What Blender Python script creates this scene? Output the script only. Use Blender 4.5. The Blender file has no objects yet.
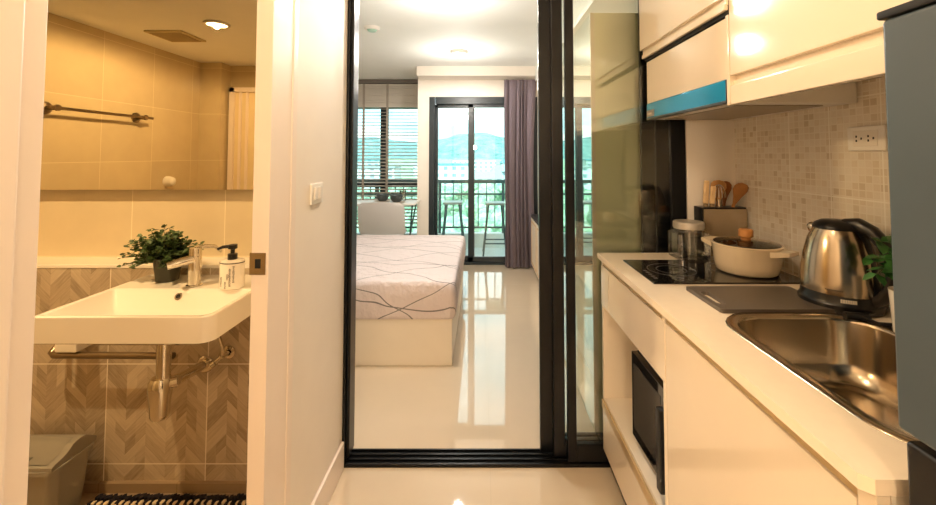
import bpy, bmesh, math, random
from mathutils import Vector, Matrix
R = math.radians
S = bpy.context.scene
C = S.collection

# ------------------------------------------------------------------ camera
cd = bpy.data.cameras.new('camera'); cam = bpy.data.objects.new('camera', cd); C.objects.link(cam)
cam.location = (0, 0, 1.29); cam.rotation_euler = (R(90 + 2.26), 0, 0)
cd.sensor_fit = 'HORIZONTAL'; cd.sensor_width = 36; cd.lens = 410 / 936 * 36
cd.shift_x = -14 / 936; cd.shift_y = -113.5 / 936
cd.clip_start = .02; cd.clip_end = 6000
S.camera = cam

# ------------------------------------------------------------------ view, world, sun
vs = S.view_settings
S.display_settings.display_device = 'sRGB'
vs.view_transform = 'Standard'; vs.look = 'None'; vs.exposure = 0.0; vs.gamma = 1; vs.use_curve_mapping = False
S.cycles.max_bounces = 10; S.cycles.diffuse_bounces = 5; S.cycles.glossy_bounces = 5
S.cycles.transmission_bounces = 8; S.cycles.transparent_max_bounces = 16
S.cycles.caustics_reflective = False; S.cycles.caustics_refractive = False
S.cycles.sample_clamp_indirect = 6

def lin(h):
    if isinstance(h, (tuple, list)): return tuple(h[:3]) + (1,)
    h = h.lstrip('#'); v = [int(h[i:i + 2], 16) / 255 for i in (0, 2, 4)]
    return tuple(c / 12.92 if c <= .04045 else ((c + .055) / 1.055) ** 2.4 for c in v) + (1,)

w = bpy.data.worlds.new('sky'); S.world = w; w.use_nodes = True
nt = w.node_tree; nt.nodes.clear()
def wn(t): return nt.nodes.new(t)
tc = wn('ShaderNodeTexCoord'); mp = wn('ShaderNodeMapping'); mp.inputs['Scale'].default_value = (1.2, 1.2, 5)
ns = wn('ShaderNodeTexNoise'); ns.inputs['Scale'].default_value = 2.6; ns.inputs['Detail'].default_value = 7
rp = wn('ShaderNodeValToRGB')
rp.color_ramp.elements[0].position = .40; rp.color_ramp.elements[0].color = (.50, .86, .98, 1)
rp.color_ramp.elements[1].position = .56; rp.color_ramp.elements[1].color = (.93, 1.0, 1.0, 1)
bg = wn('ShaderNodeBackground'); bg.inputs['Strength'].default_value = 2.3
wo = wn('ShaderNodeOutputWorld')
L = nt.links.new
L(tc.outputs['Generated'], mp.inputs[0]); L(mp.outputs[0], ns.inputs['Vector']); L(ns.outputs['Fac'], rp.inputs[0])
L(rp.outputs[0], bg.inputs[0]); L(bg.outputs[0], wo.inputs[0])

def lamp(name, kind, loc, power, color, rot=(0, 0, 0), **kw):
    d = bpy.data.lights.new(name, kind); d.energy = power; d.color = color
    for k, v in kw.items(): setattr(d, k, v)
    o = bpy.data.objects.new(name, d); C.objects.link(o); o.location = loc; o.rotation_euler = rot
    return o
# the sun stands behind the building and lights the town and hills beyond the balcony
lamp('sun', 'SUN', (0, -5, 30), 7.0, (.70, .99, 1), (R(48), 0, R(-25)), angle=R(2))
# daylight openings
def portal(name, loc, sx, sy):
    o = lamp(name, 'AREA', loc, 1, (1, 1, 1), (R(90), 0, 0), shape='RECTANGLE', size=sx, size_y=sy)
    o.rotation_euler = (R(-90), 0, 0); o.data.cycles.is_portal = True
portal('balcony_door_daylight', (.05, 4.95, 1.0), 1.5, 2.0)
portal('window_daylight', (-1.45, 5.56, 1.2), 1.6, 2.2)
WARM = (1, .68, .33); WARM2 = (1, .75, .49); SOFT = (1, .93, .84); COOL = (.98, .99, 1)
FILL_W = 45
KITCHEN_W, CORRIDOR_W, BATH_W, BED_W = 8, 25, 80, 50

# ------------------------------------------------------------------ materials
class NT:
    def __init__(s, name):
        s.m = bpy.data.materials.new(name); s.m.use_nodes = True; s.t = s.m.node_tree; s.t.nodes.clear()
        s.out = s.n('ShaderNodeOutputMaterial'); s.b = s.n('ShaderNodeBsdfPrincipled'); s.l(s.b.outputs[0], s.out.inputs[0])
    def n(s, t, **kw):
        x = s.t.nodes.new(t)
        for k, v in kw.items(): setattr(x, k, v)
        return x
    def l(s, a, b): s.t.links.new(a, b)
    def set(s, sock, v):
        if hasattr(v, 'links'): s.l(v, sock)
        else: sock.default_value = v
    def math(s, op, a, b=0, c=None):
        x = s.n('ShaderNodeMath', operation=op); s.set(x.inputs[0], a); s.set(x.inputs[1], b)
        if c is not None: s.set(x.inputs[2], c)
        return x.outputs[0]
    def pos(s, obj=False):
        if obj: o = s.n('ShaderNodeTexCoord').outputs['Object']
        else: o = s.n('ShaderNodeNewGeometry').outputs['Position']
        return o
    def xyz(s, v):
        x = s.n('ShaderNodeSeparateXYZ'); s.l(v, x.inputs[0]); return x.outputs
    def vec(s, a, b, c=0):
        x = s.n('ShaderNodeCombineXYZ')
        for i, v in enumerate((a, b, c)): s.set(x.inputs[i], v)
        return x.outputs[0]
    def noise(s, v, scale, detail=3, rough=.5):
        x = s.n('ShaderNodeTexNoise'); s.l(v, x.inputs['Vector']); x.inputs['Scale'].default_value = scale
        x.inputs['Detail'].default_value = detail; x.inputs['Roughness'].default_value = rough; return x.outputs['Fac']
    def white(s, v):
        x = s.n('ShaderNodeTexWhiteNoise', noise_dimensions='3D'); s.l(v, x.inputs['Vector']); return x.outputs['Value']
    def ramp(s, f, stops, interp='LINEAR'):
        x = s.n('ShaderNodeValToRGB'); r = x.color_ramp; r.interpolation = interp
        while len(r.elements) > 1: r.elements.remove(r.elements[-1])
        for i, (p, c) in enumerate(stops):
            e = r.elements[0] if i == 0 else r.elements.new(p)
            e.position = p; e.color = lin(c)
        s.l(f, x.inputs[0]); return x.outputs[0]
    def mix(s, f, a, b, blend='MIX'):
        x = s.n('ShaderNodeMix', data_type='RGBA', blend_type=blend); s.set(x.inputs[0], f)
        s.set(x.inputs[6], a if hasattr(a, 'links') else lin(a)); s.set(x.inputs[7], b if hasattr(b, 'links') else lin(b)); return x.outputs[2]
    def bump(s, h, strength=.2, dist=.002):
        x = s.n('ShaderNodeBump'); s.set(x.inputs['Height'], h); x.inputs['Strength'].default_value = strength
        x.inputs['Distance'].default_value = dist; s.l(x.outputs[0], s.b.inputs['Normal'])
    def line(s, c, size, wdt):     # 1 on the joints of a grid of pitch size
        f = s.math('FRACT', s.math('DIVIDE', c, size)); f = s.math('ABSOLUTE', s.math('SUBTRACT', f, .5))
        return s.math('GREATER_THAN', f, .5 - wdt / size / 2)
    def fin(s, color, rough=.5, metal=0, coat=0, spec=None):
        s.set(s.b.inputs['Base Color'], color if hasattr(color, 'links') else lin(color))
        s.set(s.b.inputs['Roughness'], rough); s.b.inputs['Metallic'].default_value = metal
        s.b.inputs['Coat Weight'].default_value = coat; s.b.inputs['Coat Roughness'].default_value = .03
        if spec is not None: s.b.inputs['Specular IOR Level'].default_value = spec
        return s.m

def plain(name, color, rough=.5, metal=0, coat=0, var=.04, scale=8, bump=0, spec=None):
    """a colour with a little procedural unevenness"""
    t = NT(name); p = t.pos(True); f = t.noise(p, scale, 3)
    c = lin(color); a = tuple(max(0, x * (1 - var)) for x in c[:3]); b = tuple(min(1, x * (1 + var)) for x in c[:3])
    col = t.ramp(f, [(.3, a), (.7, b)])
    if bump: t.bump(t.noise(p, 300, 2), bump, .001)
    return t.fin(col, rough, metal, coat, spec)

def glass(name, tint=(.93, .97, .95), ior=1.5, rough=0, extra=0.0):
    t = NT(name); t.t.nodes.remove(t.b)
    tr = t.n('ShaderNodeBsdfTransparent'); tr.inputs[0].default_value = lin(tint)
    gl = t.n('ShaderNodeBsdfGlossy'); gl.inputs['Roughness'].default_value = rough; gl.inputs['Color'].default_value = (1, 1, 1, 1)
    fr = t.n('ShaderNodeFresnel'); fr.inputs[0].default_value = ior
    mx = t.n('ShaderNodeMixShader'); t.l(t.math('ADD', fr.outputs[0], extra), mx.inputs[0]); t.l(tr.outputs[0], mx.inputs[1]); t.l(gl.outputs[0], mx.inputs[2])
    t.l(mx.outputs[0], t.out.inputs[0]); return t.m

def emit(name, color, strength):
    t = NT(name); t.fin(color, .5); t.b.inputs['Emission Color'].default_value = lin(color); t.b.inputs['Emission Strength'].default_value = strength; return t.m

def tile_floor(name, color, joint, size, rough=.06):
    t = NT(name); x, y, z = t.xyz(t.pos())
    x = t.math('ADD', x, .6 - .0335 + 6); y = t.math('ADD', y, 6.05)
    ln = t.math('MAXIMUM', t.line(x, size, .003), t.line(y, size, .003))
    n = t.noise(t.pos(), 3, 4)
    c = lin(color)[:3]; base = t.ramp(n, [(.35, tuple(v * .96 for v in c)), (.65, c)])
    return t.fin(t.mix(ln, base, joint), t.math('ADD', t.math('MULTIPLY', ln, .4), rough), 0, .5, .8)

def wall_tile(name, color, joint, su, sv, axis='x', ou=0, ov=0, rough=.12):
    t = NT(name); x, y, z = t.xyz(t.pos()); u = x if axis == 'x' else y
    u = t.math('ADD', u, 20 * su + ou); v = t.math('ADD', z, ov + 10 * sv)
    ln = t.math('MAXIMUM', t.line(u, su, .003), t.line(v, sv, .003))
    cell = t.vec(t.math('FLOOR', t.math('DIVIDE', u, su)), t.math('FLOOR', t.math('DIVIDE', v, sv)), 0)
    c = lin(color)[:3]
    base = t.ramp(t.math('ADD', t.math('MULTIPLY', t.white(cell), .4), t.math('MULTIPLY', t.noise(t.pos(), 9, 4), .6)), [(.2, tuple(q * .9 for q in c)), (.8, tuple(min(1, q * 1.05) for q in c))])
    return t.fin(t.mix(ln, base, joint), rough, 0, 0, .5)

def herringbone(name):
    t = NT(name); x, y, z = t.xyz(t.pos()); S_ = .392
    u = t.math('ADD', x, S_ * 10 - (-1.069)); v = t.math('ADD', z, .378 * 4 - .476)
    joint = t.math('MAXIMUM', t.line(u, S_, .004), t.line(v, .378, .004))
    P = S_ / 2.5; cu = t.math('DIVIDE', u, P); fu = t.math('FRACT', cu)
    tri = t.math('ABSOLUTE', t.math('SUBTRACT', fu, .5))
    zz = t.math('DIVIDE', t.math('ADD', v, t.math('MULTIPLY', tri, P * 1.0)), .043)
    half = t.math('FLOOR', t.math('MULTIPLY', cu, 2))
    brk = t.math('FLOOR', t.math('MULTIPLY', fu, 4)); r = t.white(t.vec(t.math('ADD', t.math('MULTIPLY', half, 7), t.math('MULTIPLY', brk, t.math('GREATER_THAN', t.white(t.vec(half, t.math('FLOOR', zz), 9)), .5))), t.math('FLOOR', zz), 3))
    streak = t.noise(t.vec(t.math('MULTIPLY', u, 10), t.math('MULTIPLY', zz, 2.6), 0), 2.2, 5, .65)
    f = t.math('ADD', t.math('MULTIPLY', r, .38), t.math('MULTIPLY', streak, .62))
    col = t.ramp(f, [(.2, '#93836f'), (.42, '#b6a58e'), (.6, '#c6b69f'), (.85, '#d6c9b3')])
    seam = t.math('LESS_THAN', t.math('FRACT', zz), .05)
    col = t.mix(t.math('MULTIPLY', seam, .25), col, '#75695c')
    return t.fin(t.mix(joint, col, '#efe6d6'), .3, 0, 0, .4)

def mosaic(name):
    t = NT(name); x, y, z = t.xyz(t.pos()); P = .0215
    u = t.math('ADD', y, 10); v = t.math('ADD', z, 5.002)
    iu = t.math('FLOOR', t.math('DIVIDE', u, P)); iv = t.math('FLOOR', t.math('DIVIDE', v, P))
    r = t.white(t.vec(iu, iv, 1))
    col = t.ramp(r, [(0, '#e9dfce'), (.4, '#ebe3d3'), (.66, '#e3d7c3'), (.8, '#ddd0ba'), (.92, '#d3c4ac')], 'CONSTANT')
    col = t.mix(t.math('MULTIPLY', t.noise(t.pos(), 180, 2), .2), col, '#b7a68d')
    g = t.math('MAXIMUM', t.line(u, P, .0032), t.line(v, P, .0032))
    col = t.mix(t.math('MULTIPLY', g, .8), col, '#ede5d6')
    big = t.math('MAXIMUM', t.line(t.math('ADD', u, -11.442 + .168 * 10), .168, .004), t.line(t.math('ADD', v, -5.002 - 1.163 + 2.94), .294, .004))
    col = t.mix(big, col, '#f6f0e4')
    t.bump(t.math('SUBTRACT', 1, g), .25, .001)
    return t.fin(col, .28, 0, 0, .5)

M = {}
M['wall'] = plain('painted_wall', '#f3ebe0', .55, var=.015)
M['ceiling'] = plain('ceiling_paint', '#f4f6f2', .7, var=.01)
M['casing'] = plain('door_casing_paint', '#f3e6da', .35, var=.015)
M['floor'] = tile_floor('polished_floor_tile', '#dfcdb3', '#c9b698', .6, .04)
M['bath_floor'] = tile_floor('bathroom_floor_tile', '#a58f73', '#8f7c63', .3, .35)
M['bath_wall'] = wall_tile('bathroom_upper_tile', '#dccba8', '#f1e4c8', .396, .392, 'x', 1.094, -.47)
M['bath_side'] = wall_tile('bathroom_side_tile', '#d3c19c', '#ecdcb8', .40, .392, 'y', -.05, -.463)
M['herring'] = herringbone('herringbone_print_tile')
M['mosaic'] = mosaic('mosaic_backsplash')
M['white_gloss'] = plain('cream_gloss_lacquer', '#ebdcc6', .10, coat=.6, var=.01)
M['white_matt'] = plain('cream_board', '#efe3d0', .45, var=.015)
M['counter'] = plain('cream_worktop', '#f6e7d0', .16, var=.015, scale=40)
M['counter_shaded'] = plain('shaded_worktop', '#b9ab98', .4)  # greyer worktop copy, shade of the unlit end put into its colour; unused
M['gold'] = plain('champagne_channel', '#cdb286', .35, metal=.5)
M['black'] = plain('black_aluminium', '#0d0e11', .3, var=.1, spec=.3)
M['black_plastic'] = plain('black_plastic', '#141313', .3, var=.1)
M['black_glass'] = plain('black_glass', '#0c0c0d', .05, coat=.5, var=.05)
M['dark_gap'] = plain('dark_recess', '#0d0c0b', .7)
M['steel'] = plain('stainless_steel', '#bfb09a', .2, metal=1, var=.03)
M['chrome'] = plain('chrome', '#d9d2c6', .08, metal=1, var=.02)
M['bronze'] = plain('bronze_metal', '#8f806c', .28, metal=1, var=.05)
M['ceramic'] = plain('white_ceramic', '#f6f0e6', .08, coat=.5, var=.01)
M['white_plastic'] = plain('white_plastic', '#f2eee6', .35, var=.01)
M['green_plastic'] = plain('pale_green_plastic', '#b7dcca', .35, var=.02)
M['slate'] = plain('slate_blue_enamel', '#434f57', .33, var=.05, spec=.5)
M['blue_film'] = plain('blue_filmed_metal', '#149fd8', .16, metal=.35, var=.08)
M['board'] = plain('dark_grey_board', '#5a5148', .38, var=.05, bump=.1)
M['pot'] = plain('cream_enamel', '#e9d6b6', .22, coat=.3, var=.01)
M['wood'] = plain('light_wood', '#c08a4e', .45, var=.15, scale=30)
M['wood_orange'] = plain('orange_wood', '#c88a4c', .4, var=.12, scale=25)
M['wood_pale'] = plain('pale_wood', '#e3c08e', .45, var=.1, scale=25)
M['bin'] = plain('grey_bin_plastic', '#9c978c', .45, var=.02)
M['leaf'] = plain('small_green_leaf', '#42592a', .5, var=.6, scale=45)
M['leaf_dark'] = plain('dark_green_leaf', '#33652a', .4, var=.4, scale=40)
M['stem'] = plain('plant_stem', '#4d5226', .6)
M['pot_dark'] = plain('dark_green_pot', '#39382a', .5, var=.08)
M['curtain'] = plain('mauve_curtain', '#7a6d74', .85, var=.06, scale=60)
M['blind'] = plain('greige_slat', '#cfc6ba', .5, var=.02)
M['tape'] = plain('blind_tape', '#a69b8d', .8)
M['chair'] = plain('pale_grey_shell', '#d2cfcb', .4, var=.01)
M['bowl'] = plain('charcoal_stoneware', '#4a5152', .4, var=.08)
M['plate'] = plain('speckled_plate', '#c9b7a3', .4, var=.08, scale=60)
M['teal_metal'] = plain('dark_teal_metal', '#3f5a5c', .4, var=.06)
M['frame_dark'] = plain('dark_window_frame', '#1d2a30', .35, var=.06)
M['balcony_floor'] = plain('balcony_tile', '#d6dcd8', .4, var=.05)
M['glass'] = glass('clear_glass', (.93, .98, .96))
M['sliding_glass'] = glass('sliding_door_glass', (.982, .992, .978), 1.5, 0, .0)
M['jar_glass'] = glass('jar_glass', (.9, .9, .87), 1.45, .05, .16)
M['lid_glass'] = glass('smoky_lid_glass', (.66, .58, .42), 1.5)
M['mirror'] = plain('mirror_silver', '#e8dfcb', .0, metal=1, var=0)
M['mirror_door'] = plain('mirrored_wardrobe_door', '#dfe8e2', .02, metal=1, var=0)
M['wardrobe'] = plain('olive_cream_laminate', '#eae3bf', .16, coat=.35, var=.02)
M['tuft_dark'] = plain('black_chenille', '#1b1622', .95)
M['tuft_light'] = plain('cream_chenille', '#e6d4b4', .95)
M['lamp_warm'] = emit('lit_warm_diffuser', (1, .80, .50), 9)
M['lamp_soft'] = emit('lit_soft_diffuser', (1, .93, .80), 5)
M['mark'] = plain('dark_print', '#2a2522', .6)
M['mark_light'] = plain('pale_print', '#d7cdbd', .5)
M['shower'] = plain('frosted_shower_panel', '#ead9b2', .5, var=.03)

# bed linen: white with thin grey crossing lines
t = NT('lined_bed_linen'); p = t.pos(True); x, y, z = t.xyz(p)
wob = t.math('MULTIPLY', t.math('SUBTRACT', t.noise(p, 1.6, 2), .5), .35)
def band(a, b, sc, wd, off):
    v = t.math('ADD', t.math('ADD', t.math('MULTIPLY', x, a), t.math('MULTIPLY', y, b)), t.math('ADD', wob, 20 + off)); v = t.math('ADD', v, t.math('MULTIPLY', z, .9))
    return t.line(v, sc, wd)
lines = t.math('MAXIMUM', band(.42, .9, .27, .006, 0), t.math('MAXIMUM', band(-.45, .85, .31, .006, .1), band(.1, 1, .5, .006, .3)))
t.bump(t.math('ADD', t.noise(t.vec(t.math('MULTIPLY', x, 3), t.math('MULTIPLY', y, 5), t.math('MULTIPLY', z, 2)), 5, 4), t.math('MULTIPLY', t.noise(p, 60, 2), .1)), 1.0, .03)
M['linen'] = t.fin(t.mix(lines, '#e0d2d0', '#7d7673'), .8)
# ground cover, hills and town
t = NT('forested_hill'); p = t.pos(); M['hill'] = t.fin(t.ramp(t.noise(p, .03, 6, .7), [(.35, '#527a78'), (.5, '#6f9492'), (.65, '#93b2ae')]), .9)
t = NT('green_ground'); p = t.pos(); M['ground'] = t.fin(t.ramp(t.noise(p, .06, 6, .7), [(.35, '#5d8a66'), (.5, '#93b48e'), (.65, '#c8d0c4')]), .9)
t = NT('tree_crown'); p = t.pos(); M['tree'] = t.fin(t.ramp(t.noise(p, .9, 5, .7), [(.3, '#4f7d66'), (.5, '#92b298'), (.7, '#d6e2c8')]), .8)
def facade(name, col, win):
    t = NT(name); x, y, z = t.xyz(t.pos())
    wx = t.math('GREATER_THAN', t.math('FRACT', t.math('DIVIDE', t.math('ADD', x, 900), 4.0)), .55)
    wz = t.math('GREATER_THAN', t.math('FRACT', t.math('DIVIDE', t.math('ADD', z, 100), 3.2)), .5)
    return t.fin(t.mix(t.math('MULTIPLY', wx, wz), col, win), .7)
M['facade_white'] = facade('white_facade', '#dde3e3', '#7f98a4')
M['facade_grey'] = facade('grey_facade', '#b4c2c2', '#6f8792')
M['roof'] = plain('town_roof', '#98a5a6', .7, scale=.3); M['roof_teal'] = plain('teal_roof', '#5f9aa6', .6, scale=.3)

# ------------------------------------------------------------------ mesh helpers
class MB:
    def __init__(s): s.bm = bmesh.new(); s.mi = 0
    def _take(s, b):
        me = bpy.data.meshes.new('t'); b.to_mesh(me); b.free(); n = len(s.bm.faces); s.bm.from_mesh(me); bpy.data.meshes.remove(me)
        s.bm.faces.ensure_lookup_table()
        for f in s.bm.faces[n:]: f.material_index = s.mi
        return s
    def box(s, x0, x1, y0, y1, z0, z1, bevel=0, seg=2, mat=None):
        b = bmesh.new(); bmesh.ops.create_cube(b, size=1)
        for v in b.verts: v.co = Vector(((x0 + x1) / 2 + v.co.x * (x1 - x0), (y0 + y1) / 2 + v.co.y * (y1 - y0), (z0 + z1) / 2 + v.co.z * (z1 - z0)))
        if bevel: bmesh.ops.bevel(b, geom=b.edges[:], offset=bevel, segments=seg, profile=.5, affect='EDGES', clamp_overlap=True)
        if mat: bmesh.ops.transform(b, matrix=mat, verts=b.verts[:])
        return s._take(b)
    def lathe(s, prof, c=(0, 0, 0), n=32, sx=1, sy=1, mat=None):
        b = bmesh.new(); rings = []
        for r, z in prof:
            if r < 1e-6: rings.append([b.verts.new((c[0], c[1], c[2] + z))])
            else: rings.append([b.verts.new((c[0] + sx * r * math.cos(2 * math.pi * i / n), c[1] + sy * r * math.sin(2 * math.pi * i / n), c[2] + z)) for i in range(n)])
        for a, d in zip(rings, rings[1:]):
            for i in range(n):
                j = (i + 1) % n
                if len(a) == 1 and len(d) == 1: continue
                if len(a) == 1: b.faces.new((a[0], d[j], d[i]))
                elif len(d) == 1: b.faces.new((a[i], a[j], d[0]))
                else: b.faces.new((a[i], a[j], d[j], d[i]))
        bmesh.ops.recalc_face_normals(b, faces=b.faces[:])
        if mat: bmesh.ops.transform(b, matrix=mat, verts=b.verts[:])
        return s._take(b)
    def tube(s, pts, r, n=10, flat=None):
        pts = [Vector(p) for p in pts]; rs = r if isinstance(r, (list, tuple)) else [r] * len(pts)
        b = bmesh.new(); rings = []; up = None
        for i, p in enumerate(pts):
            d = (pts[min(i + 1, len(pts) - 1)] - pts[max(i - 1, 0)]).normalized()
            if up is None:
                up = Vector((0, 0, 1)) if abs(d.z) < .9 else Vector((0, 1, 0))
            a = d.cross(up).normalized(); up = a.cross(d).normalized()
            fx = flat if flat else 1
            rings.append([b.verts.new(p + a * rs[i] * fx * math.cos(2 * math.pi * k / n) + up * rs[i] * math.sin(2 * math.pi * k / n)) for k in range(n)])
        for a, d in zip(rings, rings[1:]):
            for i in range(n): b.faces.new((a[i], a[(i + 1) % n], d[(i + 1) % n], d[i]))
        b.faces.new(rings[0][::-1]); b.faces.new(rings[-1])
        bmesh.ops.recalc_face_normals(b, faces=b.faces[:])
        return s._take(b)
    def loft(s, loops, cap0=True, cap1=True, mat=None):
        b = bmesh.new(); rings = [[b.verts.new(p) for p in lp] for lp in loops]; n = len(rings[0])
        for a, d in zip(rings, rings[1:]):
            for i in range(n): b.faces.new((a[i], a[(i + 1) % n], d[(i + 1) % n], d[i]))
        if cap0: b.faces.new(rings[0][::-1])
        if cap1: b.faces.new(rings[-1])
        bmesh.ops.recalc_face_normals(b, faces=b.faces[:])
        if mat: bmesh.ops.transform(b, matrix=mat, verts=b.verts[:])
        return s._take(b)
    def sheet(s, grid, thick=0):
        b = bmesh.new(); vs_ = [[b.verts.new(p) for p in row] for row in grid]
        for r0, r1 in zip(vs_, vs_[1:]):
            for i in range(len(r0) - 1): b.faces.new((r0[i], r0[i + 1], r1[i + 1], r1[i]))
        bmesh.ops.recalc_face_normals(b, faces=b.faces[:])
        if thick: bmesh.ops.solidify(b, geom=b.faces[:], thickness=thick)
        return s._take(b)
    def ico(s, c, r, sub=2, sc=(1, 1, 1), jit=0, rng=None):
        b = bmesh.new(); bmesh.ops.create_icosphere(b, subdivisions=sub, radius=1)
        for v in b.verts:
            k = r * (1 + (rng.uniform(-jit, jit) if rng else 0)); v.co = Vector((c[0] + v.co.x * k * sc[0], c[1] + v.co.y * k * sc[1], c[2] + v.co.z * k * sc[2]))
        return s._take(b)
    def poly(s, pts):
        s.bm.faces.new([s.bm.verts.new(p) for p in pts]).material_index = s.mi; return s
    def build(s, name, mat, parent=None, smooth=True, loc=None, angle=35):
        if parent is not None: off = parent.matrix_world_off if False else OFF[parent.name]
        elif loc is not None: off = Vector(loc)
        else:
            xs = [v.co for v in s.bm.verts]; off = Vector(((min(v.x for v in xs) + max(v.x for v in xs)) / 2, (min(v.y for v in xs) + max(v.y for v in xs)) / 2, min(v.z for v in xs)))
        bmesh.ops.translate(s.bm, vec=-off, verts=s.bm.verts[:])
        for f in s.bm.faces: f.smooth = smooth
        if smooth:
            for e in s.bm.edges:
                if len(e.link_faces) == 2 and e.calc_face_angle(0) > R(angle): e.smooth = False
        me = bpy.data.meshes.new(name); s.bm.to_mesh(me); s.bm.free()
        for m in (mat if isinstance(mat, (list, tuple)) else [mat]): me.materials.append(m)
        o = bpy.data.objects.new(name, me); C.objects.link(o)
        if parent is None: o.location = off
        else: o.parent = parent
        if smooth and len(me.polygons) < 4000 and angle < 100:
            wn_ = o.modifiers.new('weighted_normal', 'WEIGHTED_NORMAL'); wn_.keep_sharp = True; wn_.weight = 60
        OFF[o.name] = off
        return o
OFF = {}
def rrect(x0, x1, y0, y1, r, z, k=6):
    out = []
    for cx, cy, a0 in ((x1 - r, y1 - r, 0), (x0 + r, y1 - r, 90), (x0 + r, y0 + r, 180), (x1 - r, y0 + r, 270)):
        for i in range(k + 1):
            a = R(a0 + 90 * i / k); out.append((cx + r * math.cos(a), cy + r * math.sin(a), z))
    return out
def tag(o, label, cat, group=None, kind=None):
    o['label'] = label; o['category'] = cat
    if group: o['group'] = group
    if kind: o['kind'] = kind
    return o
def thing(name, loc, label, cat, group=None):
    o = bpy.data.objects.new(name, None); C.objects.link(o); o.location = loc; o.empty_display_size = .05
    OFF[o.name] = Vector(loc); return tag(o, label, cat, group)
def struct(o, label=None, cat=None):
    o['kind'] = 'structure'
    if label: o['label'] = label; o['category'] = cat
    return o
def sempty(name, loc, label, cat):
    o = thing(name, loc, label, cat); o['kind'] = 'structure'; return o
def boxes(*bs, bevel=0):
    m = MB()
    for b in bs: m.box(*b, bevel=bevel)
    return m
exec_order = None

# ------------------------------------------------------------------ the setting
CE = 2.29
XL = -.58                                   # corridor face of the bathroom wall
struct(boxes((-.60, 1.10, -1.6, 1.80, -.1, 0), (-2.6, 1.12, 1.80, 5.0, -.1, 0), (-2.6, -.70, 5.0, 5.6, -.1, 0)).build('floor', M['floor']), 'polished cream tiled floor of the kitchen and bedroom', 'floor')
struct(boxes((-2.5, -.60, -.25, 1.80, -.1, 0)).build('floor_bathroom', M['bath_floor']), 'tan tiled bathroom floor under the basin', 'floor')
struct(boxes((-.62, 1.12, -1.6, 1.80, CE, CE + .1), (-2.6, 1.12, 1.80, 5.0, CE, CE + .1), (-2.6, -.70, 5.0, 5.7, CE, CE + .1)).build('ceiling', M['ceiling']), 'plain white ceiling above the bed and kitchen', 'ceiling')
struct(boxes((-2.5, -.60, -.25, 1.80, 2.08, 2.18)).build('ceiling_bathroom', M['ceiling']), 'low bathroom ceiling seen in the mirror', 'ceiling')
struct(boxes((XL - .04, XL, -1.6, .47, 0, CE), (XL - .04, XL, 1.13, 1.745, 0, CE), (XL - .04, XL, .47, 1.13, 2.03, CE)).build('wall_left', M['wall']), 'cream corridor wall between the bathroom doorway and sliding door', 'wall')
struct(boxes((1.08, 1.16, -1.6, 1.84, 0, CE)).build('wall_right', M['mosaic']), 'mosaic tiled kitchen splashback wall above the worktop', 'wall')
struct(boxes((-.62, 1.16, -1.7, -1.6, 0, CE)).build('wall_entrance', M['wall']), 'plain wall behind the viewer at the corridor end', 'wall')
struct(boxes((.874, 1.08, 1.752, 1.85, 0, CE)).build('wall_kitchen_end', M['wall']), 'narrow plain wall at the worktop end beside the sliding glass', 'wall')
struct(boxes((-2.6, XL - .02, 1.80, 1.84, 0, CE)).build('wall_bedroom_front', M['wall']), 'bedroom wall backing onto the bathroom', 'wall')
struct(boxes((-2.7, -2.6, 1.80, 5.7, 0, CE)).build('wall_bedroom_left', M['wall']), 'bedroom wall beyond the bed head', 'wall')
struct(boxes((1.12, 1.2, 1.84, 5.0, 0, CE)).build('wall_bedroom_right', M['wall']), 'bedroom wall behind the wardrobe and low cabinet', 'wall')
struct(boxes((-.765, -.63, 4.86, 5.0, 0, CE), (.66, 1.12, 4.86, 5.0, 0, CE), (-.63, .66, 4.86, 5.0, 1.985, CE), (-.765, -.70, 5.0, 5.6, 0, CE)).build('wall_back', M['wall']), 'warm beige bedroom wall around the balcony door', 'wall')
struct(boxes((-.735, 1.12, 4.58, 4.86, 2.185, CE)).build('beam', M['wall']), 'white boxed beam above the balcony door', 'beam')
struct(boxes((.60, 1.12, 1.93, 4.58, 2.12, CE)).build('soffit', M['ceiling']), 'white soffit above the wardrobe', 'soffit')
struct(boxes((-2.5, -2.4, -.25, 1.80, 0, 2.18)).build('wall_bathroom_left', M['bath_side']), 'tiled bathroom wall with the towel bar, seen in the mirror', 'wall')
struct(boxes((-2.4, -.62, 1.757, 1.80, 0, 2.18)).build('wall_bathroom_back', M['bath_wall']), 'beige tiled bathroom wall below the mirror', 'wall')
lb = sempty('wall_bathroom_ledge', (-1.5, 1.69, 0), 'herringbone printed half-height wall with pale ledge behind the basin', 'wall')
boxes((-2.4, -.62, 1.633, 1.757, 0, .845)).build('lower_cladding', M['herring'], lb)
MB().box(-2.4, -.62, 1.630, 1.757, .845, .859, .003).build('ledge', M['ceramic'], lb)
boxes((-2.4, -.62, 1.618, 1.633, 0, .035)).build('skirting_tile', M['bath_floor'], lb)
struct(boxes((-2.4, -2.22, -.17, -.04, 0, 2.08), (-2.4, -.62, -.25, -.17, 0, 2.08)).build('wall_bathroom_front', M['bath_side']), 'tiled bathroom pier seen in the mirror beside the shower door', 'wall')
sh = sempty('door_2', (-1.9, -.15, 0), 'pale framed shower door seen in the mirror', 'door')
boxes((-2.20, -2.16, -.17, -.12, 0, 1.88), (-1.50, -1.46, -.17, -.12, 0, 1.88), (-2.20, -1.46, -.17, -.12, 1.84, 1.88), (-2.12, -2.10, -.17, -.13, 0, 1.84), (-2.06, -2.04, -.17, -.13, 0, 1.84)).build('door_frame', M['casing'], sh)
boxes((-2.16, -1.50, -.16, -.145, 0, 1.84)).build('door_panel', M['shower'], sh)

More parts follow.
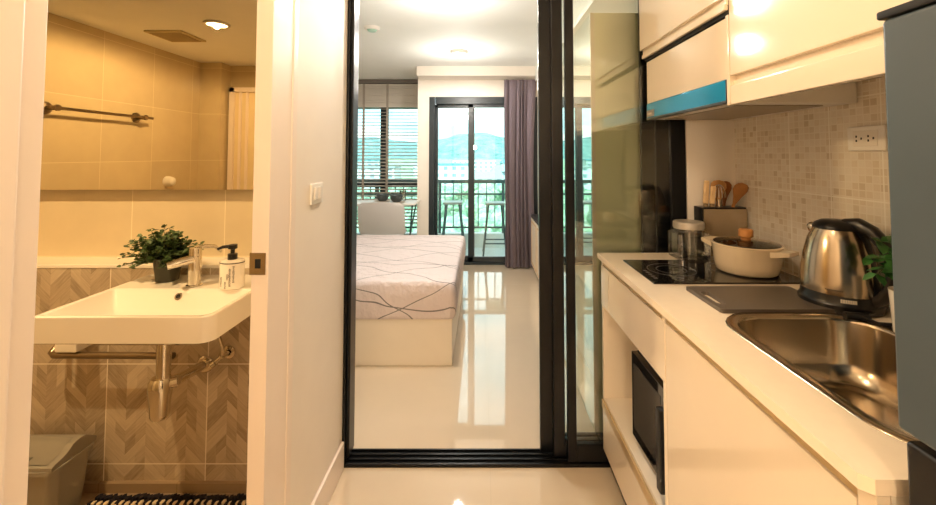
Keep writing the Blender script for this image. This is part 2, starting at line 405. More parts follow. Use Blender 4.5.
# bathroom doorway
d1 = sempty('door_1', (XL, .8, 0), 'cream door casing around the bathroom opening', 'door frame')
YJ0, YJ1 = .530, 1.095
m = MB()
m.box(XL - .030, XL + .016, YJ1, YJ1 + .125, 0, 2.10, .003).box(XL - .002, XL + .019, YJ1 + .115, YJ1 + .152, 0, 2.14, .006)
m.box(XL - .045, XL + .013, YJ0 - .125, YJ0, 0, 2.10, .003).box(XL - .002, XL + .019, YJ0 - .152, YJ0 - .030, 0, 2.14, .006)
m.box(XL - .045, XL + .013, YJ0, YJ1, 2.0, 2.10, .003).box(XL - .002, XL + .019, YJ0 - .15, YJ1 + .15, 2.09, 2.14, .006)
m.build('casing', M['casing'], d1)
sp = boxes((XL - .033, XL + .009, YJ1 - .0025, YJ1 + .002, .975, 1.032)).build('strike_plate', M['steel'], d1)
boxes((XL - .018, XL - .004, YJ1 - .0035, YJ1, .992, 1.016)).build('latch_hole', M['dark_gap'], sp)
struct(MB().box(XL, XL + .012, YJ1 + .153, 1.742, 0, .11, .004).box(XL, XL + .012, -1.6, YJ0 - .153, 0, .11, .004).build('baseboard_left', M['casing']), 'cream baseboard along the corridor wall', 'baseboard')

# sliding glass partition
d3 = sempty('door_3', (.15, 1.79, 0), 'black framed three-panel sliding glass door between kitchen and bedroom', 'sliding door')
m = MB().box(XL, .872, 1.745, 1.842, 0, .006, .002)
for yy in (1.750, 1.778, 1.806, 1.834): m.box(XL, .872, yy - .004, yy + .004, .006, .014, .0015)
m.build('floor_track', M['black'], d3)
MB().box(XL - .018, XL + .011, 1.746, 1.842, 0, CE, .003).box(XL + .011, XL + .026, 1.76, 1.83, .03, CE, .003).build('jamb', M['black'], d3)
MB().box(XL, .872, 1.745, 1.842, CE - .06, CE, .003).build('head_track', M['black'], d3)
for x0, y0, wl, wr in ((.250, 1.809, .060, .060), (.304, 1.781, .048, .062), (.357, 1.753, .038, .064)):
    x1 = x0 + .514; y1 = y0 + .022
    p_ = MB().box(x0, x0 + wl, y0, y1, .016, CE - .06, .003).box(x1 - wr, x1, y0, y1, .016, CE - .06, .003).box(x0 + wl, x1 - wr, y0, y1, .016, .088, .003).box(x0 + wl, x1 - wr, y0, y1, CE - .12, CE - .06, .003).build('door_panel', M['black'], d3)
    boxes((x0 + wl - .005, x1 - wr + .005, y0 + .008, y0 + .014, .085, CE - .115)).build('glass', M['sliding_glass'], p_)
# balcony door
db = sempty('door_4', (.0, 4.93, 0), 'dark framed sliding glass balcony door', 'balcony door')
MB().box(-.63, -.565, 4.87, 4.98, 0, 1.985, .004).box(.60, .66, 4.87, 4.98, 0, 1.985, .004).box(-.553, .60, 4.87, 4.98, 1.90, 1.985, .004).box(-.553, .60, 4.87, 4.98, 0, .03, .004).build('frame', M['frame_dark'], db)
for x0, x1, y0 in ((-.565, -.09, 4.935), (-.165, .60, 4.89)):
    s_ = MB().box(x0, x0 + .035 + (.03 if x0 > -.3 else 0), y0, y0 + .03, .03, 1.90, .003).box(x1 - .05, x1, y0, y0 + .03, .03, 1.90, .003).box(x0, x1, y0, y0 + .03, .03, .09, .003).box(x0, x1, y0, y0 + .03, 1.86, 1.90, .003).build('sash', M['frame_dark'], db)
    boxes((x0 + .03, x1 - .04, y0 + .012, y0 + .018, .085, 1.865)).build('pane', M['glass'], s_)
# window with the blinds
wi = sempty('window_1', (-1.5, 5.5, 0), 'dark framed full-height window behind the venetian blind', 'window')
MB().box(-2.6, -.765, 5.48, 5.54, 1.92, 2.0, .003).box(-2.6, -.765, 5.48, 5.54, 2.0, CE, 0).box(-2.6, -2.54, 5.48, 5.54, 0, 1.92, .003).box(-.80, -.765, 5.48, 5.54, 0, 1.92, .003).box(-1.36, -1.26, 5.48, 5.54, 0, 1.92, .003).box(-2.6, -.765, 5.48, 5.54, .86, .93, .003).box(-2.6, -.765, 5.48, 5.54, 0, .05, .003).build('frame', M['frame_dark'], wi)
for a, b in ((-2.54, -1.36), (-1.26, -.80)):
    for z0, z1 in ((.05, .86), (.93, 1.92)): boxes((a - .004, b + .004, 5.505, 5.512, z0 - .004, z1 + .004)).build('pane', M['glass'], wi)

# ------------------------------------------------------------------ lamps
def downlight(x, y, z, label, power, col, r=.055, cat='ceiling light', group=None, mat='lamp_warm', size=.12):
    t_ = thing('recessed_downlight', (x, y, z - .012), label, cat, group)
    MB().lathe([(r, 0), (r + .016, 0), (r + .018, .006), (r + .012, .0115), (r, .0115)], (x, y, z - .012)).build('trim_ring', M['white_plastic'], t_)
    MB().lathe([(0, .004), (r, .004), (r, .0115), (0, .0115)], (x, y, z - .012)).build('diffuser', M[mat], t_)
    lamp('downlight_lamp', 'SPOT', (x, y, z - .014), power, col, shadow_soft_size=.018, spot_size=R(178), spot_blend=.25)
    return t_
downlight(-.30, .40, CE, 'round downlight in the kitchen ceiling over the worktop', KITCHEN_W, WARM2)
downlight(-.12, .98, CE, 'round downlight in the kitchen ceiling before the sliding door', CORRIDOR_W, WARM2)
downlight(.05, -.8, CE, 'added unseen downlight in the ceiling behind the viewer', CORRIDOR_W, WARM2)  # unseen downlight added to lift the kitchen brightness
downlight(-1.59, 1.0, 2.08, 'glowing round downlight in the bathroom ceiling seen in the mirror', BATH_W, WARM)
wl = thing('added_fill_lamp', (-.22, -1.595, 1.42), 'added unseen warm fill lamp on the wall behind the viewer', 'fill lamp')  # invented lamp behind the camera, added as fill light for the kitchen
MB().box(-.26, -.18, -1.60, -1.585, 1.42, 1.56, .003).build('back_plate', M['white_plastic'], wl)
MB().lathe([(.07, 0), (.05, .16), (.047, .16), (.067, 0), (.07, 0)], (-.22, -1.50, 1.42), 32).build('shade', M['wall'], wl)
MB().tube([(-.22, -1.586, 1.49), (-.22, -1.50, 1.49)], .006).build('arm', M['chrome'], wl)
MB().ico((-.22, -1.50, 1.49), .022, 2).build('bulb', M['lamp_warm'], wl)
lamp('fill_lamp_light', 'POINT', (-.22, -1.42, 1.50), FILL_W, WARM2, shadow_soft_size=.07)
def surface_light(x, y, label):
    t_ = thing('ceiling_light', (x, y, CE - .035), label, 'ceiling light')
    MB().lathe([(.07, .008), (.075, .0), (.082, .004), (.085, .035), (0, .035)], (x, y, CE - .035)).build('housing', M['white_plastic'], t_)
    MB().lathe([(0, .0), (.074, .001), (.074, .01), (0, .01)], (x, y, CE - .035)).build('diffuser', M['lamp_soft'], t_)
    lamp('ceiling_light_lamp', 'SPOT', (x, y, CE - .042), BED_W, SOFT, shadow_soft_size=.07, spot_size=R(178), spot_blend=.2)
    lamp('ceiling_fill', 'POINT', (x, y, CE - .32), BED_W * .25, SOFT, shadow_soft_size=.05)  # extra point lamp hung below the fitting, added to brighten the ceiling
surface_light(-.22, 3.90, 'small round surface light near the balcony door')
surface_light(-.22, 2.50, 'round surface light cropped by the top of the picture, over the bed')
t_ = thing('smoke_detector', (-.86, 3.17, CE - .035), 'small pale green detector on the bedroom ceiling', 'smoke detector')
MB().lathe([(0, 0), (.03, .001), (.034, .008), (.04, .012)], (-.86, 3.17, CE - .035)).build('sensor_cap', M['green_plastic'], t_)
MB().lathe([(.04, .012), (.055, .014), (.06, .035), (0, .035)], (-.86, 3.17, CE - .035)).build('housing', M['white_plastic'], t_)

# ------------------------------------------------------------------ kitchen: base units, worktop
CX0 = .50
def base_a():
    y0, y1 = 1.143, 1.742
    r = thing('base_cabinet', (.8, (y0 + y1) / 2, 0), 'glossy cream base unit with the open microwave niche, at the sliding door end', 'kitchen cabinet', 'kitchen base units')
    MB().box(CX0 + .002, 1.07, y0, y0 + .018, .08, .858).box(CX0 + .002, 1.07, y1 - .018, y1, .08, .858).box(1.0, 1.07, y0 + .018, y1 - .018, .08, .858).box(CX0 + .004, 1.0, y0 + .018, y1 - .018, .275, .293).box(CX0 + .022, 1.0, y0 + .018, y1 - .018, .655, .667).box(CX0 + .004, 1.0, y0 + .018, y1 - .018, .08, .098).build('carcass', M['white_matt'], r)
    boxes((CX0 + .03, 1.05, y0, y1, 0, .08)).build('plinth', M['dark_gap'], r)
    MB().box(CX0, CX0 + .018, y0 + .002, y1 - .1, .667, .832, .0015).build('drawer_front', M['white_gloss'], r)
    MB().box(CX0, CX0 + .018, y1 - .098, y1, .667, .832, .0015).build('filler_panel', M['white_gloss'], r)
    d = MB().box(CX0, CX0 + .018, y0 + .002, y1 - .002, .082, .252, .0015).build('drawer_front', M['white_gloss'], r)
    MB().box(CX0 - .005, CX0 + .004, y0 + .002, y1 - .002, .254, .284, .002).build('handle_channel', M['gold'], d)
    MB().box(CX0 + .003, CX0 + .03, y0 + .001, y1 - .001, .833, .858, .003).build('handle_channel', M['gold'], r)
def base_b():
    y0, y1 = .537, 1.141
    r = thing('base_cabinet', (.8, (y0 + y1) / 2, 0), 'glossy cream base unit with one plain wide door, under the sink', 'kitchen cabinet', 'kitchen base units')
    MB().box(CX0 + .019, 1.07, y0, y0 + .018, .08, .858).box(CX0 + .019, 1.07, y1 - .018, y1, .08, .858).box(1.0, 1.07, y0, y1, .08, .858).box(CX0 + .02, 1.0, y0, y1, .08, .098).build('carcass', M['white_matt'], r)
    boxes((CX0 + .03, 1.05, y0, y1, 0, .08)).build('plinth', M['dark_gap'], r)
    MB().box(CX0, CX0 + .018, y0 + .03, y1 - .002, .082, .832, .0015).build('door', M['white_gloss'], r)
    MB().box(CX0, CX0 + .018, y0, y0 + .028, .082, .858, .0015).build('end_stile', M['white_gloss'], r)
    MB().box(CX0 + .003, CX0 + .019, y0 + .03, y1 - .001, .833, .858, .002).build('handle_channel', M['gold'], r)
base_a(); base_b()
# worktop with the cut-out for the sink bowl
SX0, SX1, SY0, SY1 = .585, .975, .50, 1.083
ZT = .88
def worktop():
    b = bmesh.new(); x0, x1, y0, y1 = .485, 1.078, .535, 1.742
    outer = [(x0, y0 + .012), (x0 + .012, y0), (x1, y0), (x1, y1), (x0, y1)]
    hole = [(p[0], p[1]) for p in rrect(SX0 + .02, SX1 - .02, .56, SY1 - .02, .09, 0, 6)]
    def ring(pts, z): return [b.verts.new((p[0], p[1], z)) for p in pts]
    for z in (ZT, ZT - .02):
        o_, h_ = ring(outer, z), ring(hole, z)
        es = [b.edges.new((q[i], q[(i + 1) % len(q)])) for q in (o_, h_) for i in range(len(q))]
        bmesh.ops.triangle_fill(b, use_beauty=True, use_dissolve=False, edges=es)
        if z == ZT: top = (o_, h_)
        else: bot = (o_, h_)
    for a, c in zip(top, bot):
        for i in range(len(a)): b.faces.new((a[i], a[(i + 1) % len(a)], c[(i + 1) % len(a)], c[i]))
    bmesh.ops.recalc_face_normals(b, faces=b.faces[:])
    m = MB(); m._take(b); return m.build('worktop', M['counter'], smooth=False)
tag(worktop(), 'cream worktop running from the fridge to the sliding glass', 'worktop')
# sink
sk = thing('kitchen_sink', (.78, .8, ZT - .15), 'inset stainless steel sink with rounded corners beside the fridge', 'sink')
y0s = .552
lo = []
lo.append(rrect(SX0, SX1, y0s, SY1, .11, ZT + .0005)); lo.append(rrect(SX0 + .003, SX1 - .003, y0s + .003, SY1 - .003, .107, ZT + .004))
lo.append(rrect(SX0 + .022, SX1 - .022, y0s + .022, SY1 - .022, .092, ZT + .003)); lo.append(rrect(SX0 + .028, SX1 - .028, y0s + .028, SY1 - .028, .086, ZT - .006))
lo.append(rrect(SX0 + .036, SX1 - .036, y0s + .036, SY1 - .036, .08, ZT - .10)); lo.append(rrect(SX0 + .052, SX1 - .052, y0s + .052, SY1 - .052, .07, ZT - .138)); lo.append(rrect(SX0 + .085, SX1 - .085, y0s + .085, SY1 - .085, .05, ZT - .146))
MB().loft(lo, cap0=False).build('bowl', M['steel'], sk, angle=60)
MB().lathe([(.0, .004), (.02, .003), (.034, .004), (.036, 0), (0, 0)], (.79, .74, ZT - .1455)).build('drain', M['chrome'], sk)
# cooktop
ck = thing('cooktop', (.8, 1.46, ZT), 'black glass two-ring cooktop set in the worktop', 'cooktop')
MB().box(.545, 1.050, 1.318, 1.605, ZT, ZT + .006, .0025).build('glass_top', M['black_glass'], ck)
for bx, r_ in ((.668, .078), (.905, .092)):
    g = MB()
    for rr in (r_, r_ * .62): g.lathe([(rr, .0), (rr + .0022, .0), (rr + .0022, .0006), (rr, .0006), (rr, 0)], (bx, 1.465, ZT + .006), 48)
    g.build('burner_ring', plain('burner_print', '#4a4846', .4), ck)
g = MB()
for k in range(5): g.box(.565, .577, 1.36 + k * .022, 1.37 + k * .022, ZT + .006, ZT + .0066)
g.build('touch_marks', plain('touch_print', '#55524e', .4), ck)
# upper units
uh = thing('wall_cabinet', (.9, 1.46, 1.5), 'cream wall unit with a lift-up door, above the hood', 'kitchen cabinet', 'kitchen wall units')
MB().box(.722, 1.078, 1.17, 1.742, 1.51, CE - .01).build('carcass', M['white_matt'], uh)
MB().box(.704, .722, 1.172, 1.740, 1.508, 1.686, .002).build('fixed_panel', M['white_gloss'], uh)
boxes((.698, .722, 1.150, 1.742, 1.690, CE - .01)).build('gap_shade_strip', M['dark_gap'], uh)  # solid near-black strip standing in for the shade behind the ajar door
fd = MB().box(.676, .697, 1.145, 1.742, 1.735, CE - .01, .002).build('door', M['white_gloss'], uh)
MB().box(.684, .697, 1.145, 1.742, 1.700, 1.716, .003).box(.690, .697, 1.145, 1.742, 1.716, 1.735).build('handle_lip', M['white_gloss'], fd)
ur = thing('wall_cabinet', (.9, .78, 1.5), 'cream wall unit with a long grooved handle, above the sink', 'kitchen cabinet', 'kitchen wall units')
MB().box(.72, 1.078, .40, 1.166, 1.50, CE - .01).build('carcass', M['white_matt'], ur)
MB().box(.700, .72, .40, 1.150, 1.514, CE - .01, .003).build('door', M['white_gloss'], ur)
MB().box(.700, .72, 1.152, 1.166, 1.432, CE - .01, .001).build('end_stile', M['white_gloss'], ur)
MB().box(.700, .72, .40, 1.151, 1.432, 1.486, .003).box(.712, .72, .40, 1.151, 1.486, 1.50).build('handle_valance', M['white_gloss'], ur)
hd = thing('range_hood', (.9, 1.46, 1.43), 'slim cooker hood with a shiny blue front strip, under the wall unit', 'range hood')
MB().box(.716, 1.076, 1.170, 1.742, 1.440, 1.508, .002).build('housing', M['white_plastic'], hd)
MB().box(.702, .716, 1.172, 1.742, 1.447, 1.507, .002).build('front_strip', M['blue_film'], hd)
MB().box(.700, .716, 1.168, 1.742, 1.438, 1.447, .001).box(.700, .716, 1.168, 1.173, 1.438, 1.507, .001).build('edge_trim', M['black_plastic'], hd)
bd_ = MB().box(.699, .702, 1.665, 1.735, 1.450, 1.478, .001).build('badge', plain('grey_badge', '#8e8c86', .35), hd)
g = MB()
for k in range(6): g.box(.6982, .699, 1.685 + k * .006, 1.688 + k * .006, 1.460, 1.467)
g.build('badge_marks', M['mark_light'], bd_)
MB().box(.76, 1.02, 1.22, 1.70, 1.4365, 1.440, .001).build('filter', plain('hood_filter', '#a79d8f', .4, metal=.5), hd)

# outlet
ot = thing('wall_outlet', (1.075, 1.140, 1.303), 'white double socket on the mosaic wall above the kettle', 'wall socket')
MB().box(1.066, 1.08, 1.083, 1.197, 1.302, 1.371, .004).build('faceplate', M['white_plastic'], ot)
MB().box(1.0645, 1.067, 1.103, 1.177, 1.315, 1.358, .001).build('socket_module', M['ceramic'], ot)
for yy in (1.122, 1.158):
    g = MB()
    for dy, dz in ((-.007, .006), (-.007, -.006), (.008, 0)): g.box(1.0638, 1.065, yy - dy - .0022, yy - dy + .0022, 1.3365 + dz - .003, 1.3365 + dz + .003)
    g.build('socket_holes', M['mark'], ot)

# fridge
fr = thing('refrigerator', (.78, .23, 0), 'tall slate grey two-door fridge at the worktop end', 'refrigerator')
MB().box(.565, 1.06, -.06, .512, .03, 1.462, .004).build('body', M['slate'], fr)
MB().box(.508, 1.06, -.06, .523, 1.4625, 1.474, .003).build('top_cap', M['black_plastic'], fr)
MB().box(.510, .563, -.06, .519, .955, 1.462, .006, 3).build('freezer_door', M['slate'], fr)
ld = MB().box(.514, .563, -.06, .514, .04, .945, .006, 3).build('lower_door', M['black_plastic'], fr)
MB().box(.510, .52, .38, .47, .80, .93, .004).build('handle_recess', M['dark_gap'], ld)
MB().box(.60, 1.04, -.04, .49, 0, .03).build('foot', M['black_plastic'], fr)

# microwave, turned a little in its niche
mw = thing('microwave', (.54, 1.46, .293), 'black microwave with a bar handle in the niche under the cooktop', 'microwave')
rotm = Matrix.Translation((.522, 1.462, 0)) @ Matrix.Rotation(R(2), 4, 'Z')
def mwb(*a, bevel=.003): return MB().box(*a, bevel=bevel, mat=rotm)
mwb(.02, .33, -.295, 0, .322, .610).build('body', M['black_plastic'], mw)
dr = mwb(0, .02, -.295, 0, .324, .608).build('door', M['black_glass'], mw)
mwb(-.0015, .001, -.215, -.02, .36, .575, bevel=0).build('window', plain('microwave_window', '#45413c', .12, var=.1), dr)
mwb(-.026, .001, -.262, -.232, .325, .560, bevel=.007).build('handle', M['black_plastic'], dr)
mwb(-.0015, .001, -.252, -.238, .572, .582, bevel=0).build('brand_mark', M['mark_light'], dr)
for a in (.05, .3):
    for b in (-.27, -.03): MB().box(a - .015, a + .015, b - .015, b + .015, .2935, .323, mat=rotm).build('foot', M['black_plastic'], mw)

# ------------------------------------------------------------------ on the worktop
# cutting board
cbm = MB()
def board():
    b = bmesh.new(); z0, z1 = ZT + .0006, ZT + .011
    outer = [(p[0], p[1]) for p in rrect(.620, .935, 1.078, 1.268, .008, 0, 3)]
    hole = [(p[0], p[1]) for p in rrect(.635, .660, 1.120, 1.220, .010, 0, 4)]
    rr = []
    for z in (z0, z1):
        o_ = [b.verts.new((p[0], p[1], z)) for p in outer]; h_ = [b.verts.new((p[0], p[1], z)) for p in hole]
        es = [b.edges.new((q[i], q[(i + 1) % len(q)])) for q in (o_, h_) for i in range(len(q))]
        bmesh.ops.triangle_fill(b, use_beauty=True, use_dissolve=False, edges=es); rr.append((o_, h_))
    for a, c in zip(*rr):
        for i in range(len(a)): b.faces.new((a[i], a[(i + 1) % len(a)], c[(i + 1) % len(a)], c[i]))
    bmesh.ops.recalc_face_normals(b, faces=b.faces[:]); return b
cbm._take(board()); tag(cbm.build('cutting_board', M['board'], smooth=False), 'dark grey cutting board with a slot handle, between cooktop and sink', 'cutting board')
# casserole
ZC = ZT + .0066
pc = (.922, 1.445)
po = thing('casserole_pot', (pc[0], pc[1], ZC), 'cream two-handled pot with a wooden lid knob on the cooktop', 'cooking pot')
MB().lathe([(0, 0), (.086, 0), (.094, .006), (.100, .03), (.106, .092), (.110, .096), (.107, .099), (.101, .098), (.095, .03), (.09, .008), (0, .008)], (pc[0], pc[1], ZC), 48).build('body', M['pot'], po, angle=50)
for sgn in (1, -1):
    a = R(-62) if sgn > 0 else R(118)
    mt = Matrix.Translation((pc[0], pc[1], ZC)) @ Matrix.Rotation(a, 4, 'Z')
    MB().loft([[(mt @ Vector((x_, y_, z_)))[:] for x_, y_, z_ in lp] for lp in (
        [(.099, -.045, .072), (.099, .045, .072), (.099, .045, .090), (.099, -.045, .090)], [(.128, -.038, .078), (.128, .038, .078), (.128, .038, .094), (.128, -.038, .094)], [(.148, -.028, .082), (.148, .028, .082), (.148, .028, .094), (.148, -.028, .094)])]).build('handle', M['pot'], po)
MB().lathe([(0, .108), (.05, .106), (.085, .101), (.101, .0985), (.101, .100), (.085, .103), (.05, .108), (0, .110)], (pc[0], pc[1], ZC), 40).build('lid', M['lid_glass'], po)
MB().lathe([(0, .109), (.016, .109), (.016, .116), (.023, .121), (.023, .141), (.019, .146), (0, .147)], (pc[0], pc[1], ZC), 24).build('lid_knob', M['wood_orange'], po)
# glass jar
jr = thing('glass_jar', (.832, 1.665, ZT), 'square glass jar with a chrome lid beside the knife block', 'jar')
MB().loft([rrect(.770, .894, 1.610, 1.720, .015, ZT + .0005), rrect(.767, .897, 1.607, 1.723, .02, ZT + .012), rrect(.767, .897, 1.607, 1.723, .02, ZT + .098), rrect(.782, .882, 1.615, 1.715, .045, ZT + .115), rrect(.787, .877, 1.62, 1.71, .044, ZT + .12)], cap1=False).build('glass_body', M['jar_glass'], jr, angle=30)
MB().loft([rrect(.775, .889, 1.613, 1.717, .02, ZT + .012), rrect(.773, .891, 1.612, 1.718, .02, ZT + .022)]).build('glass_base', M['jar_glass'], jr)
MB().lathe([(.046, .116), (.056, .116), (.058, .119), (.058, .140), (.055, .144), (0, .144)], (.832, 1.665, ZT), 36).build('lid', plain('brushed_lid', '#d2cabd', .42, metal=.55), jr)
# knife block
KB = (.892, 1.074, 1.668, 1.738)
kb = thing('knife_block', (.977, 1.70, ZT), 'black and steel utensil block at the worktop end by the wall', 'knife block')
MB().box(KB[0], KB[1], KB[2] + .006, KB[3], ZT + .0005, ZT + .198, .003).build('body', M['black_plastic'], kb)
MB().box(KB[0] + .004, KB[1] - .0, KB[2], KB[2] + .006, ZT + .004, ZT + .192, .002).build('front_panel', M['steel'], kb)
ztop = ZT + .194
def knife(x, y, tilt, label, hh=.085):
    k = thing('kitchen_knife', (x, y, ztop), label, 'knife', 'knives in the block')
    mt = Matrix.Translation((x, y, ztop + .004)) @ Matrix.Rotation(tilt, 4, 'Y')
    MB().box(-.010, .010, -.007, .007, .012, hh, .005, 3, mat=mt).build('handle', M['wood_pale'], k)
    MB().box(-.009, .009, -.004, .004, -.004, .013, .001, mat=mt).build('bolster', M['steel'], k)
knife(.921, 1.700, R(4), 'knife with pale wooden handle at the outer end of the block', .108)
knife(.942, 1.690, R(6), 'shorter knife with pale wooden handle beside the whisk', .085)
wk = thing('whisk', (.975, 1.695, ztop), 'small wire whisk standing in the utensil block', 'whisk')
g = MB()
for k in range(6):
    a = math.pi * k / 6; pts = []
    for i in range(13):
        u = math.pi * i / 12; rr = .024 * math.cos(u) ; zz = .02 + .045 * math.sin(u) ** .8
        pts.append((.975 + rr * math.cos(a), 1.695 + rr * math.sin(a), ztop + .02 + zz * 1.15))
    g.tube(pts, .0012, 5)
g.build('wires', M['chrome'], wk); MB().tube([(.975, 1.695, ztop - .02), (.975, 1.695, ztop + .035)], .006).build('handle', M['steel'], wk)
def spoon(x, y, lean, lenz, wx, mat, label, kind, fwd=0):
    s_ = thing(kind, (x, y, ztop), label, 'kitchen utensil', 'wooden utensils in the block')
    mt = Matrix.Translation((x, y, ztop)) @ Matrix.Rotation(R(fwd), 4, 'X') @ Matrix.Rotation(lean, 4, 'Y')
    prof = [(.006, -.02), (.007, .02), (wx * .55, lenz * .45), (wx, lenz * .72), (wx * .95, lenz * .88), (wx * .6, lenz * .97), (.004, lenz)]
    MB().loft([[(mt @ Vector((a * math.cos(q), .005 * math.sin(q), z)))[:] for q in [2 * math.pi * i / 16 for i in range(16)]] for a, z in prof]).build('blade', mat, s_)
spoon(.985, 1.722, R(3), .112, .034, M['wood'], 'broad wooden spoon behind the whisk', 'wooden_spoon')
spoon(1.012, 1.727, R(7), .108, .026, plain('dark_wood', '#8e5526', .45, var=.15, scale=25), 'dark wooden spatula between the two broad spoons', 'wooden_spatula')
spoon(1.026, 1.690, R(12), .112, .032, plain('mid_wood', '#b47a40', .45, var=.12, scale=25), 'wooden spatula leaning outward nearest the mosaic wall', 'wooden_spatula', 20)

# kettle
kc = (.980, 1.140)
ke = thing('electric_kettle', (kc[0], kc[1], ZT), 'brushed steel electric kettle with black handle on the worktop', 'kettle')
MB().lathe([(0, .0005), (.088, .0005), (.092, .006), (.092, .020), (.087, .026), (.085, .045), (0, .045)], (kc[0], kc[1], ZT), 48).build('base', M['black_plastic'], ke)
MB().lathe([(.085, .044), (.0855, .06), (.083, .10), (.077, .14), (.067, .18), (.055, .207), (.052, .212), (0, .212)], (kc[0], kc[1], ZT), 64).build('body', M['steel'], ke)
MB().lathe([(.054, .207), (.055, .214), (.050, .223), (.035, .231), (0, .234)], (kc[0], kc[1], ZT), 40).build('lid', M['black_plastic'], ke)
dx, dy = .30, -.954
def kp(d, z): return (kc[0] + dx * d, kc[1] + dy * d, ZT + z)
MB().tube([kp(.020, .222), kp(.050, .226), kp(.080, .212), kp(.104, .185), (kp(.118, .15)), kp(.120, .11), kp(.113, .075), kp(.098, .048), kp(.08, .036)], [.016, .018, .017, .0155, .0145, .014, .014, .015, .016], 12, flat=1.1).build('handle', M['black_plastic'], ke)
MB().tube([kp(.078, .05), kp(.072, .11), kp(.060, .17), kp(.048, .21)], [.012, .012, .012, .012], 10, flat=1.6).build('back_strip', M['black_plastic'], ke)
MB().tube([kp(-.05, .185), kp(-.066, .205), kp(-.072, .210)], [.018, .013, .009], 10).build('spout', M['steel'], ke)
g = MB()
for k in range(7):
    a = math.atan2(-1, -.55) + (k - 3) * .055; rr = .0868
    mt = Matrix.Translation((kc[0] + rr * math.cos(a), kc[1] + rr * math.sin(a), ZT + .034)) @ Matrix.Rotation(a, 4, 'Z')
    g.box(-.0006, .0006, -.002, .002, -.0045, .0045, mat=mt)
g.build('base_lettering', M['mark_light'], ke)
g = MB()
for k in range(9):
    a = R(222) + (k - 4) * .05; rr = .0852
    mt = Matrix.Translation((kc[0] + rr * math.cos(a), kc[1] + rr * math.sin(a), ZT + .058)) @ Matrix.Rotation(a, 4, 'Z')
    g.box(-.0006, .0006, -.0015, .0015, -.0018, .0018, mat=mt)
g.build('body_lettering', M['mark'], ke)
MB().tube([kp(.085, .012), (.93, 1.03, ZT + .012), (.95, 1.0, ZT + .006), (1.0, .99, ZT + .006), (1.05, .98, ZT + .006), (1.068, .9, ZT + .006)], .0045, 8).build('power_cord', M['black_plastic'], ke)
MB().tube([(.905, 1.040, ZT + .010), (.955, 1.028, ZT + .010)], .010, 10).build('plug', M['black_plastic'], ke)

# cup with leafy sprig
cu = thing('white_cup', (.978, .945, ZT), 'white cup half hidden behind the fridge edge', 'cup')
MB().lathe([(0, .0005), (.030, .0005), (.034, .004), (.040, .10), (.0385, .10), (.032, .008), (0, .008)], (.978, .945, ZT), 32).build('cup_body', M['ceramic'], cu)
rng = random.Random(5)
def leaf(m, p, d, n, L_, W_):
    p = Vector(p); d = Vector(d).normalized(); s_ = d.cross(Vector(n)).normalized(); nn = s_.cross(d).normalized()
    pts = [p, p + d * L_ * .3 + s_ * W_ * .5 + nn * .1 * L_, p + d * L_ * .7 + s_ * W_ * .42 + nn * .1 * L_, p + d * L_, p + d * L_ * .7 - s_ * W_ * .42 + nn * .1 * L_, p + d * L_ * .3 - s_ * W_ * .5 + nn * .1 * L_]
    mid1, mid2 = p + d * L_ * .33, p + d * L_ * .68
    v = [m.bm.verts.new(q) for q in pts + [mid1, mid2]]
    for f in ((0, 1, 6), (1, 2, 7, 6), (2, 3, 7), (3, 4, 7), (4, 5, 6, 7), (5, 0, 6)): m.bm.faces.new([v[i] for i in f]).material_index = m.mi
sg = thing('mint_sprig', (.978, .945, ZT + .012), 'green leafy sprig leaning from the white cup over the kettle handle', 'plant')
st = MB(); lf = MB()
ends = [((.918, .975, 1.095), 7), ((.925, .985, 1.045), 6), ((.985, .97, 1.105), 6), ((.965, .975, 1.10), 6), ((1.0, .97, 1.08), 5), ((.932, .98, 1.01), 5)]
for (ex, ey, ez), k in ends:
    p0 = Vector((.978, .945, ZT + .012)); p3 = Vector((ex, ey, ez)); p1 = Vector((.978, .950, ZT + .20)); pts = []
    for i in range(9):
        u = i / 8; pts.append((1 - u) ** 2 * p0 + 2 * u * (1 - u) * p1 + u * u * p3)
    st.tube(pts, .0013, 5)
    for i in range(4, 9):
        for q in range(2):
            a = rng.uniform(0, 6.28); leaf(lf, pts[i], (math.cos(a), math.sin(a) * .7, rng.uniform(-1, .2)), (rng.uniform(-.3, .3), -.5, 1), rng.uniform(.026, .042), rng.uniform(.018, .027))
st.build('stems', M['stem'], sg); lf.build('leaves', M['leaf_dark'], sg)

# light switch
sw = thing('light_switch', (XL, 1.39, 1.12), 'white two-gang light switch on the corridor wall', 'light switch')
MB().box(XL, XL + .008, 1.385, 1.485, 1.122, 1.192, .003).build('faceplate', M['white_plastic'], sw)
for yy in (1.402, 1.436): MB().box(XL + .008, XL + .013, yy, yy + .029, 1.138, 1.180, .002).build('rocker', M['ceramic'], sw)

# ------------------------------------------------------------------ bathroom
mi = MB().box(-2.395, -.625, 1.715, 1.7565, 1.146, 2.07, .001).build('bathroom_mirror', M['mirror'])
tag(mi, 'large frameless mirror across the bathroom wall above the basin', 'mirror')
bs = thing('wash_basin', (-1.045, 1.42, .70), 'white ceramic wall-hung basin in the bathroom doorway', 'basin')
X0, X1, Y0, Y1, ZB = -1.308, -.786, 1.204, 1.629, .822
def basin_loop(i, z, r, y1=None):
    out = []
    for cx, cy, a0, q in ((X1 - i, (y1 or Y1 - i * .2), 0, .01), (X0 + i, (y1 or Y1 - i * .2), 90, .01), (X0 + i, Y0 + i, 180, .014), (X1 - i, Y0 + i, 270, r)):
        sx = 1 if a0 in (0, 270) else -1; sy = 1 if a0 in (0, 90) else -1
        for k in range(7):
            a = R(a0 + 15 * k); out.append((cx - sx * q + q * math.cos(a), cy - sy * q + q * math.sin(a), z))
    return out
